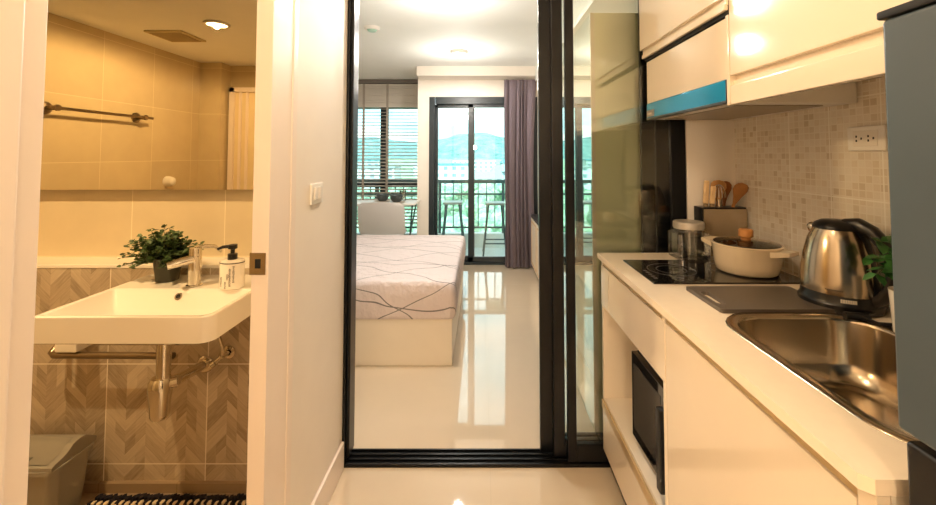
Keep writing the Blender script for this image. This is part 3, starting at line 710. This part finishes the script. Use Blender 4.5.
lp = [basin_loop(.10, ZB - .125, .05, Y1 - .01), basin_loop(.03, ZB - .084, .05), basin_loop(.006, ZB - .0795, .036), basin_loop(0, ZB - .075, .038), basin_loop(0, ZB - .004, .038), basin_loop(.003, ZB, .036),
      basin_loop(.014, ZB, .03, 1.462), basin_loop(.017, ZB - .004, .03, 1.459), basin_loop(.05, ZB - .055, .06, 1.425), basin_loop(.11, ZB - .078, .05, 1.38)]
MB().loft(lp).build('bowl', M['ceramic'], bs, angle=50)
MB().lathe([(.007, 0), (.012, 0), (.012, .004), (.007, .004)], mat=Matrix.Translation((-1.055, 1.4475, ZB - .024)) @ Matrix.Rotation(R(56), 4, 'X')).build('overflow_ring', M['chrome'], bs)
MB().lathe([(0, 0), (.0075, 0), (.0075, .002), (0, .002)], mat=Matrix.Translation((-1.055, 1.4455, ZB - .0225)) @ Matrix.Rotation(R(56), 4, 'X')).build('overflow_hole', M['dark_gap'], bs)
MB().lathe([(0, .004), (.018, .003), (.022, 0), (0, 0)], (-1.045, 1.30, ZB - .0775)).build('drain_plug', M['chrome'], bs)
fa = thing('basin_faucet', (-1.035, 1.495, ZB), 'chrome single-lever tap on the basin behind the plant', 'faucet')
MB().lathe([(0, .0005), (.026, .0005), (.026, .004), (.021, .006), (.0205, .130), (.018, .135), (0, .135)], (-1.035, 1.495, ZB), 32).build('body', M['chrome'], fa)
MB().tube([(-1.036, 1.487, ZB + .096), (-1.056, 1.467, ZB + .093), (-1.076, 1.447, ZB + .088), (-1.090, 1.433, ZB + .084)], [.016, .0155, .0145, .013], 14, flat=1.35).build('spout', M['chrome'], fa)
MB().tube([(-1.035, 1.497, ZB + .128), (-1.02, 1.52, ZB + .134), (-1.0, 1.55, ZB + .128), (-.985, 1.565, ZB + .105)], [.009, .008, .006, .005], 10).build('lever', M['chrome'], fa)
pl = thing('potted_plant', (-1.178, 1.555, ZB), 'bushy small-leaved plant in a dark pot on the basin', 'potted plant')
MB().lathe([(0, .0005), (.034, .0005), (.036, .003), (.046, .083), (.047, .088), (.043, .088), (.034, .07), (0, .07)], (-1.178, 1.555, ZB), 28).build('pot', M['pot_dark'], pl)
st = MB(); lf = MB(); rng = random.Random(11)
for k in range(165):
    a = rng.uniform(0, 6.283); e = rng.uniform(-.15, 1.45); ln_ = rng.uniform(.075, .145) * (.78 if math.cos(a) > .3 else .94)
    d = Vector((math.cos(a) * math.cos(e) * 1.05, math.sin(a) * math.cos(e) * .55, math.sin(e) * .95)); b0 = Vector((-1.178 + .015 * math.cos(a), 1.550 + .012 * math.sin(a), ZB + .075)); pts = []
    for i in range(7):
        u = i / 6; pts.append(b0 + d * ln_ * u + Vector((0, 0, .03 * u - .035 * u * u)) + Vector((rng.uniform(-.002, .002), 0, rng.uniform(-.002, .002))))
    st.tube(pts, .0009, 4)
    for i in range(2, 7):
        for q in range(3):
            b = rng.uniform(0, 6.28); leaf(lf, pts[i], (math.cos(b), math.sin(b), rng.uniform(-.3, .8)), (rng.uniform(-.5, .5), rng.uniform(-.8, .2), 1), rng.uniform(.012, .020), rng.uniform(.010, .015))
st.build('stems', M['stem'], pl); lf.build('foliage', M['leaf'], pl)
so = thing('soap_dispenser', (-.888, 1.475, ZB), 'white lettered soap bottle with black pump on the basin corner', 'soap dispenser')
MB().lathe([(0, .0005), (.040, .0005), (.042, .004), (.0415, .093), (.039, .097), (.016, .099), (0, .099)], (-.888, 1.475, ZB), 36, sy=.75).build('bottle', M['ceramic'], so)
MB().lathe([(.0414, .0875), (.0422, .0878), (.0422, .0905), (.0412, .091)], (-.888, 1.475, ZB), 36, sy=.75).build('dark_band', M['mark'], so)
MB().lathe([(0, .098), (.0155, .098), (.0155, .118), (.007, .120), (.007, .134), (.015, .136), (.015, .150), (0, .152)], (-.888, 1.475, ZB), 24).tube([(-.888, 1.475, ZB + .144), (-.915, 1.462, ZB + .144), (-.930, 1.455, ZB + .138)], [.006, .0055, .004], 10).build('pump', M['black_plastic'], so)
g = MB(); rng = random.Random(3)
for col_, (aa, z0, z1) in enumerate(((R(238), .012, .045), (R(262), .005, .030), (R(283), .012, .075), (R(300), .025, .08), (R(272), .035, .055))):
    zz = z0
    while zz < z1:
        for q in (-.035, .03):
            a = aa + q + rng.uniform(-.02, .02); px_, py_ = -.888 + .0421 * math.cos(a), 1.475 + .0421 * .75 * math.sin(a)
            mt = Matrix.Translation((px_, py_, ZB + zz)) @ Matrix.Rotation(math.atan2(math.sin(a) / .75, math.cos(a)), 4, 'Z') @ Matrix.Rotation(rng.uniform(-.9, .9), 4, 'X')
            g.box(-.0006, .0006, -.0016, .0016, -.0007, .0007, mat=mt)
        zz += .0042
g.build('lettering', M['mark'], so)
# plumbing under the basin
tp = thing('bottle_trap', (-1.09, 1.42, .41), 'chrome bottle trap hanging under the basin', 'bottle trap')
MB().lathe([(0, 0), (.024, .003), (.029, .014), (.031, .06), (.037, .10), (.035, .125), (.027, .137), (0, .137)], (-1.088, 1.42, .402), 28).build('trap_cup', M['chrome'], tp)
MB().tube([(-1.080, 1.42, .53), (-1.080, 1.42, .70)], .021, 20).lathe([(.021, 0), (.030, .002), (.030, .022), (.021, .024)], (-1.08, 1.42, .655)).build('tailpipe', M['chrome'], tp)
MB().tube([(-1.072, 1.425, .515), (-1.045, 1.44, .517)], .021, 14).build('elbow', M['chrome'], tp)
MB().tube([(-1.050, 1.44, .517), (-1.077, 1.628, .478)], .0175, 18).build('waste_pipe', M['chrome'], tp)
MB().lathe([(.015, 0), (.03, .001), (.032, .006), (.028, .010), (.015, .010)], mat=Matrix.Translation((-1.077, 1.633, .477)) @ Matrix.Rotation(R(90), 4, 'X')).build('wall_flange', M['chrome'], tp)
va = thing('angle_valve', (-.985, 1.62, .50), 'small chrome stop valve with hose on the herringbone wall', 'valve')
MB().lathe([(.012, 0), (.022, .001), (.024, .008), (.012, .010)], mat=Matrix.Translation((-.985, 1.633, .525)) @ Matrix.Rotation(R(90), 4, 'X')).tube([(-.985, 1.632, .525), (-.99, 1.59, .525)], .009, 12).tube([(-.99, 1.592, .525), (-1.01, 1.59, .505)], .008, 12).build('valve_body', M['chrome'], va)
MB().tube([(-1.012, 1.59, .503), (-1.026, 1.588, .492)], .011, 12).build('valve_knob', M['chrome'], va)
MB().tube([(-.988, 1.592, .53), (-.984, 1.585, .56), (-.99, 1.57, .61), (-1.0, 1.55, .66), (-1.02, 1.53, .70)], .006, 10).build('hose', M['chrome'], va)
ra = thing('basin_rail', (-1.42, 1.55, .53), 'horizontal dark chrome rail under the basin with white bracket', 'towel rail')
MB().tube([(-1.61, 1.625, .60), (-1.61, 1.59, .572), (-1.61, 1.565, .55), (-1.595, 1.56, .545), (-1.58, 1.56, .545), (-1.15, 1.56, .542)], .012, 12).build('rail', M['bronze'], ra)
MB().box(-1.585, -1.50, 1.545, 1.632, .558, .625, .008).build('bracket', M['ceramic'], ra)
# bin
bi = thing('waste_bin', (-1.60, 1.51, 0), 'small grey plastic swing-top bin on the bathroom floor', 'bin')
MB().loft([rrect(-1.74, -1.478, 1.45, 1.575, .025, .0005), rrect(-1.765, -1.460, 1.436, 1.59, .03, .198), rrect(-1.772, -1.452, 1.428, 1.597, .03, .203), rrect(-1.772, -1.452, 1.428, 1.597, .03, .216)]).build('bin_body', M['bin'], bi)
pts = [(1.594, .2165), (1.594, .232), (1.575, .246), (1.552, .262), (1.530, .266), (1.508, .262), (1.490, .248), (1.470, .238), (1.445, .234), (1.432, .228), (1.432, .2165)]
MB().loft([[(-1.768, y_, z_) for y_, z_ in pts], [(-1.458, y_, z_) for y_, z_ in pts]]).build('lid', M['bin'], bi, angle=25)
top_ = [(1.440, .2352), (1.470, .2395), (1.490, .2497), (1.508, .2637), (1.530, .2677)]
fl = MB().sheet([[(-1.74, y_, z_) for y_, z_ in top_], [(-1.482, y_, z_) for y_, z_ in top_]]).build('flap', plain('bin_flap', '#928d82', .45), bi)
MB().box(-1.66, -1.56, 1.452, 1.468, .2385, .2425, .002).build('flap_handle', plain('bin_grip', '#7d786e', .5), fl)
# mat
rng = random.Random(2); g = MB(); rows = 12
g.mi = 0; g.box(-1.44, -.86, 1.28, 1.585, .0005, .010)
for j in range(rows):
    for i in range(46):
        g.mi = 0 if (j % 4) in (0, 1) else 1
        if j % 4 == 1 and i % 2: g.mi = 1
        g.ico((-1.435 + i * .0125 + rng.uniform(-.002, .002), 1.578 - j * .025 + rng.uniform(-.004, .004), .014 + rng.uniform(0, .006)), .0085, 1, (1, 1.4, 1))
tag(g.build('bath_mat', [M['tuft_dark'], M['tuft_light']]), 'black and cream striped tufted mat on the bathroom floor', 'bath mat')
# towel bar on the left wall (seen in the mirror)
tb = thing('towel_bar', (-2.35, .83, 1.54), 'bronze towel bar seen in the bathroom mirror', 'towel bar')
MB().tube([(-2.335, 1.21, 1.55), (-2.335, .53, 1.55)], .009, 12).build('rod', M['bronze'], tb)
for yy in (1.19, .60): MB().lathe([(0, 0), (.034, 0), (.034, .010), (.013, .016), (.013, .065), (.018, .067), (.018, .078), (0, .08)], mat=Matrix.Translation((-2.40, yy, 1.55)) @ Matrix.Rotation(R(90), 4, 'Y')).build('bracket', M['bronze'], tb)
wk_ = MB().lathe([(0, 0), (.04, 0), (.04, .02), (.03, .05), (.015, .06), (0, .06)], mat=Matrix.Translation((-2.40, .30, 1.09)) @ Matrix.Rotation(R(90), 4, 'Y')).build('door_stop', M['white_plastic'])
tag(wk_, 'round white knob low in the mirror on the bathroom wall', 'knob')
ve = thing('ceiling_vent', (-2.02, .75, 2.065), 'square extractor vent in the bathroom ceiling seen in the mirror', 'vent')
MB().box(-2.14, -1.90, .63, .87, 2.068, 2.08, .004).build('vent_frame', plain('vent_plastic', '#c9b890', .5), ve)
g = MB()
for k in range(8): g.box(-2.12, -1.92, .655 + k * .026, .667 + k * .026, 2.064, 2.069)
g.build('vent_slats', plain('vent_slat', '#b5a47e', .5), ve)

# ------------------------------------------------------------------ bedroom
be = thing('bed', (-1.18, 3.28, 0), 'low white bed with pale lined sheets behind the sliding door', 'bed')
MB().box(-2.18, -.184, 2.565, 4.03, .0005, .29, .003).build('bed_base', M['white_matt'], be)
def mattress():
    x0, x1, y0, y1, z0, z1 = -2.2, -.160, 2.535, 4.05, .285, .515
    rng = random.Random(8); lps = []
    for i, (ins, z, r_) in enumerate(((.04, z0, .03), (.012, z0 + .004, .03), (.002, z0 + .03, .035), (0, z0 + .08, .035), (.0, z0 + .15, .035), (.004, z1 - .028, .04), (.014, z1 - .009, .045), (.032, z1 - .001, .05), (.09, z1 + .003, .06), (.4, z1 + .007, .2), (.6, z1 + .007, .12))):
        lp_ = rrect(x0 + ins, x1 - ins, y0 + ins, y1 - ins, r_, z, 8)
        lps.append([(a + rng.uniform(-.003, .003), b + rng.uniform(-.003, .003), c) for a, b, c in lp_])
    return MB().loft(lps)
mt_ = mattress().build('mattress', M['linen'], be, angle=80)
# chair
ch = thing('dining_chair', (-1.06, 4.42, 0), 'white shell chair tucked between the bed and table', 'chair')
def shell():
    rows = []
    for j in range(15):
        v = j / 14; z = .435 + .355 * v; e = max(0, (abs(v - .5) - .30) / .20); hw = .248 - .05 * e ** 2.6
        rows.append([(-1.06 + hw * s_, 4.30 - .03 * v + .05 * s_ * s_ + .04 * (1 - v), z + (.012 * (1 - s_ * s_) if v > .8 else 0)) for s_ in [-1 + 2 * i / 12 for i in range(13)]])
    return MB().sheet(rows, -.012)
shell().build('backrest', M['chair'], ch)
MB().loft([rrect(-1.28, -.84, 4.32, 4.70, .08, .44), rrect(-1.28, -.84, 4.32, 4.70, .08, .455)]).build('seat', M['chair'], ch)
for sx in (-1, 1):
    for sy in (0, 1): MB().tube([(-1.06 + sx * .15, 4.40 + sy * .2, .44), (-1.06 + sx * .21, 4.36 + sy * .30, .0005)], [.016, .01], 8).build('leg', M['wood_pale'], ch)
# table
ta = thing('dining_table', (-1.4, 4.72, 0), 'thin white table in front of the blind window', 'table')
MB().box(-2.0, -.722, 4.45, 4.82, .748, .766, .003).build('tabletop', M['white_plastic'], ta)
for xx in (-1.92, -.80):
    for ya, yb in ((4.50, 4.77), (4.77, 4.50)):
        MB().tube([(xx + .04, ya, .748), (xx - .06, yb, .0005)], .009, 8).build('leg', M['teal_metal'], ta)
def bowl(x, y, label, pl_label):
    p_ = MB().lathe([(0, .0), (.06, .0), (.092, .007), (.091, .010), (.06, .004), (0, .004)], (x, y, .7665), 32).build('plate', M['plate']); tag(p_, pl_label, 'plate', 'plates on the table')
    b_ = MB().lathe([(0, .0), (.035, .0), (.054, .018), (.068, .045), (.070, .080), (.067, .080), (.052, .022), (.03, .006), (0, .006)], (x, y, .771), 32).build('bowl', M['bowl']); tag(b_, label, 'bowl', 'bowls on the table')
bowl(-1.125, 4.66, 'charcoal bowl farther from the balcony door on the table', 'speckled plate under the bowl farther from the balcony door')
bowl(-.945, 4.56, 'charcoal bowl nearer the balcony door on the table', 'speckled plate under the bowl nearer the balcony door')
dg = MB().lathe([(0, .001), (.032, .001), (.034, .004), (.038, .12), (.0365, .12), (.031, .008), (0, .008)], (-.915, 4.76, .7665), 24).build('drinking_glass', M['jar_glass'])
tag(dg, 'clear drinking glass standing behind the charcoal bowls', 'glass')
# venetian blind
vb = thing('venetian_blind', (-1.6, 5.38, .75), 'greige venetian blind half gathered over the window', 'blind')
MB().box(-2.55, -.775, 5.36, 5.43, CE - .055, CE - .003, .003).build('head_rail', plain('blind_rail', '#6f665d', .5), vb)
g = MB()
z = CE - .06
while z > 1.92: g.box(-2.53, -.785, 5.375, 5.425, z - .030, z - .003, mat=None); z -= .031
g.build('gathered_slats', M['blind'], vb)
g = MB(); z = 1.90
while z > .36:
    mt = Matrix.Translation((0, 5.40, z)) @ Matrix.Rotation(R(14), 4, 'X'); g.box(-2.53, -.785, -.024, .024, -.0012, .0012, mat=mt); z -= .044
g.build('slats', M['blind'], vb)
for xx in (-2.2, -1.555, -1.245 - .0, -.83): MB().box(xx - .015, xx + .015, 5.370, 5.372, .36, CE - .06).build('tape', M['tape'], vb)
# curtain
rows = []
for j in range(22):
    v = j / 21; z = .015 + 2.150 * v; row = []
    for i in range(111):
        u = i / 110; s_ = (u + .05 * math.sin(u * 11)) * 6.5 * 2 * math.pi; amp = .036 * (1 - .35 * v); pinch = .5 if v > .95 else 1
        x_ = .262 + (.36 - .03 * math.sin(v * 3.1)) * u + .010 * math.sin(s_ * 2 + 1) + .006 * math.sin(v * 5 + u * 9)
        row.append((x_, 4.72 + amp * pinch * math.sin(s_) + .008 * math.sin(s_ * .37 + v * 4), z))
    rows.append(row)
back_ = [[(a, b + .003, c) for a, b, c in r_] for r_ in rows]
ring_ = [r_ + b_[::-1] for r_, b_ in zip(rows, back_)]
cu_ = MB().loft(ring_, cap0=False, cap1=False).build('curtain', M['curtain'], angle=180)
tag(cu_, 'long mauve grey pleated curtain drawn beside the balcony door', 'curtain')
# low cabinet and wardrobe on the right
tv = thing('low_cabinet', (.85, 4.1, 0), 'low cream cabinet with dark top beyond the sliding panels', 'cabinet')
MB().box(.565, 1.11, 3.25, 4.66, .06, .60, .002).build('carcass', M['white_matt'], tv)
MB().box(.55, 1.115, 3.24, 4.67, .60, .625, .003).build('top', plain('dark_top', '#2b2b2e', .3), tv)
boxes((.60, 1.10, 3.27, 4.64, 0, .06)).build('plinth', M['dark_gap'], tv)
for k in range(3):
    y0 = 3.26 + k * .463
    d_ = MB().box(.552, .565, y0, y0 + .455, .075, .59, .002).build('door', M['white_matt'], tv)
    g = MB()
    g.box(.549, .5535, y0 + .03, y0 + .425, .10, .115).box(.549, .5535, y0 + .03, y0 + .425, .55, .565).box(.549, .5535, y0 + .03, y0 + .045, .10, .565).box(.549, .5535, y0 + .41, y0 + .425, .10, .565)
    g.build('door_moulding', M['wood_pale'], d_)
wa = thing('wardrobe', (.8, 2.5, 0), 'tall olive cream wardrobe with mirrored door behind the glass panels', 'wardrobe')
MB().box(.535, 1.11, 1.935, 1.955, .0005, 1.97, .002).build('side_panel', M['wardrobe'], wa)
MB().box(.535, 1.11, 1.955, 3.20, .0005, 1.97, .002).build('carcass', M['white_matt'], wa)
MB().box(.517, .534, 1.932, 2.56, .02, 1.968, .001).build('door', M['mirror_door'], wa)
MB().box(.517, .534, 2.564, 3.19, .02, 1.968, .001).build('door', M['mirror_door'], wa)
MB().box(.515, .535, 1.928, 1.932, .02, 1.968, .0005).build('edge_strip', M['white_gloss'], wa)

# ------------------------------------------------------------------ balcony
struct(boxes((-2.7, 2.2, 5.0, 6.0, -.2, -.004)).build('balcony_floor', M['balcony_floor']), 'pale balcony floor outside the sliding door', 'floor')
struct(boxes((-2.7, 2.2, 5.80, 5.92, -.004, .19)).build('balcony_kerb', plain('balcony_kerb_paint', '#e4eae6', .6)), 'white kerb under the balcony railing', 'kerb')
rl = thing('balcony_railing', (-.2, 5.86, .19), 'dark metal balcony railing with thin upright bars', 'railing')
MB().box(-2.7, 2.2, 5.835, 5.885, .89, .94, .004).build('top_rail', M['teal_metal'], rl)
MB().box(-2.7, 2.2, 5.85, 5.87, .725, .75, .002).build('middle_rail', M['teal_metal'], rl)
MB().box(-2.7, 2.2, 5.85, 5.87, .255, .28, .002).build('bottom_rail', M['teal_metal'], rl)
g = MB(); x = -2.65
while x < 2.2: g.box(x - .007, x + .007, 5.853, 5.867, .28, .725); g.box(x - .006, x + .006, 5.854, 5.866, .75, .89); x += .118
g.build('balusters', M['teal_metal'], rl)
for xx in (-2.4, -1.5, -.6, .3, 1.2, 2.1): MB().box(xx - .02, xx + .02, 5.84, 5.88, .19, .89, .002).build('post', M['teal_metal'], rl)
def stool(x, y, label):
    s_ = thing('bar_stool', (x, y, 0), label, 'bar stool', 'bar stools on the balcony')
    MB().box(x - .125, x + .125, y - .125, y + .125, .645, .675, .008).build('seat', plain('stool_seat', '#b9c4bf', .5), s_)
    for sx in (-1, 1):
        for sy in (-1, 1): MB().tube([(x + sx * .085, y + sy * .085, .645), (x + sx * .155, y + sy * .15, -.003)], .011, 8).build('leg', M['teal_metal'], s_)
    g = MB(); q = .145
    for a, b in (((-1, -1), (1, -1)), ((1, -1), (1, 1)), ((1, 1), (-1, 1)), ((-1, 1), (-1, -1))): g.tube([(x + a[0] * q * .93, y + a[1] * q * .9, .16), (x + b[0] * q * .93, y + b[1] * q * .9, .16)], .009, 8)
    g.build('footrest', M['teal_metal'], s_)
stool(-.385, 5.50, 'dark metal bar stool just beyond the bed corner on the balcony')
stool(.17, 5.42, 'dark metal bar stool next to the curtain on the balcony')

# ------------------------------------------------------------------ town, trees, hills
GZ = -14
struct(boxes((-1500, 1500, 12, 3000, GZ - 2, GZ)).build('ground', M['ground']), 'green ground of the town below the balcony', 'ground')
rng = random.Random(21)
def hill(cx, cy, w_, d_, h_, name, label):
    rows = []
    for j in range(25):
        v = -1 + j / 12; row = []
        for i in range(61):
            u = -1 + i / 30; e = max(0, 1 - u * u) ** 1.3 * max(0, 1 - v * v) ** 1.2
            z = GZ + h_ * e * (1 + .05 * math.sin(u * 7 + cx) + .025 * math.sin(u * 23 + v * 7))
            row.append((cx + u * w_, cy + v * d_, z - (4 if e == 0 else 0)))
        rows.append(row)
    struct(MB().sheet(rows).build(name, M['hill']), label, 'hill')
hill(-30, 1900, 430, 400, 112, 'hill', 'blue green wooded hill rising behind the town')
hill(-620, 2200, 640, 400, 108, 'hill', 'long wooded hill behind the blind window')
hill(480, 2300, 520, 400, 100, 'hill', 'wooded hill trailing off behind the curtain')
def building(x, y, wx, dy, h_, mat, roof, label, pitched=True):
    b = thing('town_building', (x, y, GZ), label, 'building', 'buildings of the town')
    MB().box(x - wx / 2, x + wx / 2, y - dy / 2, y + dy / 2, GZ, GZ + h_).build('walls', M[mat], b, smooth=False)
    if pitched:
        a = wx / 2 + .6; c = dy / 2 + .6; z = GZ + h_; k = min(3.0, dy * .25)
        MB().loft([[(x - a, y - c, z), (x + a, y - c, z), (x + a, y + c, z), (x - a, y + c, z)], [(x - a * .8, y - .1, z + k), (x + a * .8, y - .1, z + k), (x + a * .8, y + .1, z + k), (x - a * .8, y + .1, z + k)]]).build('roof', M[roof], b, smooth=False)
    else: MB().box(x - wx / 2 - .3, x + wx / 2 + .3, y - dy / 2 - .3, y + dy / 2 + .3, GZ + h_, GZ + h_ + .8).build('roof', M[roof], b, smooth=False)
building(-17, 200, 24, 18, 10.5, 'facade_white', 'roof_teal', 'long white block with a teal roof seen through the balcony door', False)
building(2, 175, 14, 12, 5.5, 'facade_white', 'roof', 'white house with pale roof beside the long white block')
building(13, 215, 16, 14, 7, 'facade_grey', 'roof', 'grey house partly behind the curtain')
building(-6, 330, 34, 16, 11.5, 'facade_white', 'roof', 'pale long block at the foot of the hill', False)
building(26, 330, 22, 16, 9, 'facade_grey', 'roof_teal', 'grey block with teal roof at the hill foot by the curtain')
building(-52, 190, 26, 14, 9.5, 'facade_white', 'roof', 'white block low behind the blind slats', False)
building(-78, 260, 30, 16, 12, 'facade_grey', 'roof_teal', 'grey block far behind the blind slats', False)
building(-40, 300, 18, 14, 8, 'facade_white', 'roof', 'white house between the blocks behind the blind')
building(-110, 320, 34, 16, 11, 'facade_white', 'roof', 'pale block at the outer side of the blind window', False)
def tree(x, y, h_, label, group):
    t_ = thing('tree', (x, y, GZ), label, 'tree', group)
    MB().tube([(x, y, GZ), (x + .1, y, GZ + h_ * .5)], [h_ * .035, h_ * .02], 8).build('trunk', M['stem'], t_)
    m = MB()
    for k in range(7):
        a = rng.uniform(0, 6.28); r_ = h_ * rng.uniform(.16, .26); m.ico((x + math.cos(a) * h_ * .18, y + math.sin(a) * h_ * .18, GZ + h_ * rng.uniform(.5, .82)), r_, 3, (1, 1, .85), .10, rng)
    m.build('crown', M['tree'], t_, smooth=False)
spots = []
for y in (44, 58, 73, 90, 110):
    u = -.33 + rng.uniform(0, .04)
    while u < .15:
        spots.append((u * y, y + rng.uniform(-2, 2))); u += 9.5 / y + rng.uniform(0, .03)
for x, y in spots:
    in_door = x / y > -.15
    tree(x, y, rng.uniform(7.5, 10.5), 'bright green tree below the balcony seen between railing bars' if in_door else 'green tree below seen through the blind slats', 'trees below the balcony door' if in_door else 'trees below the blind window')
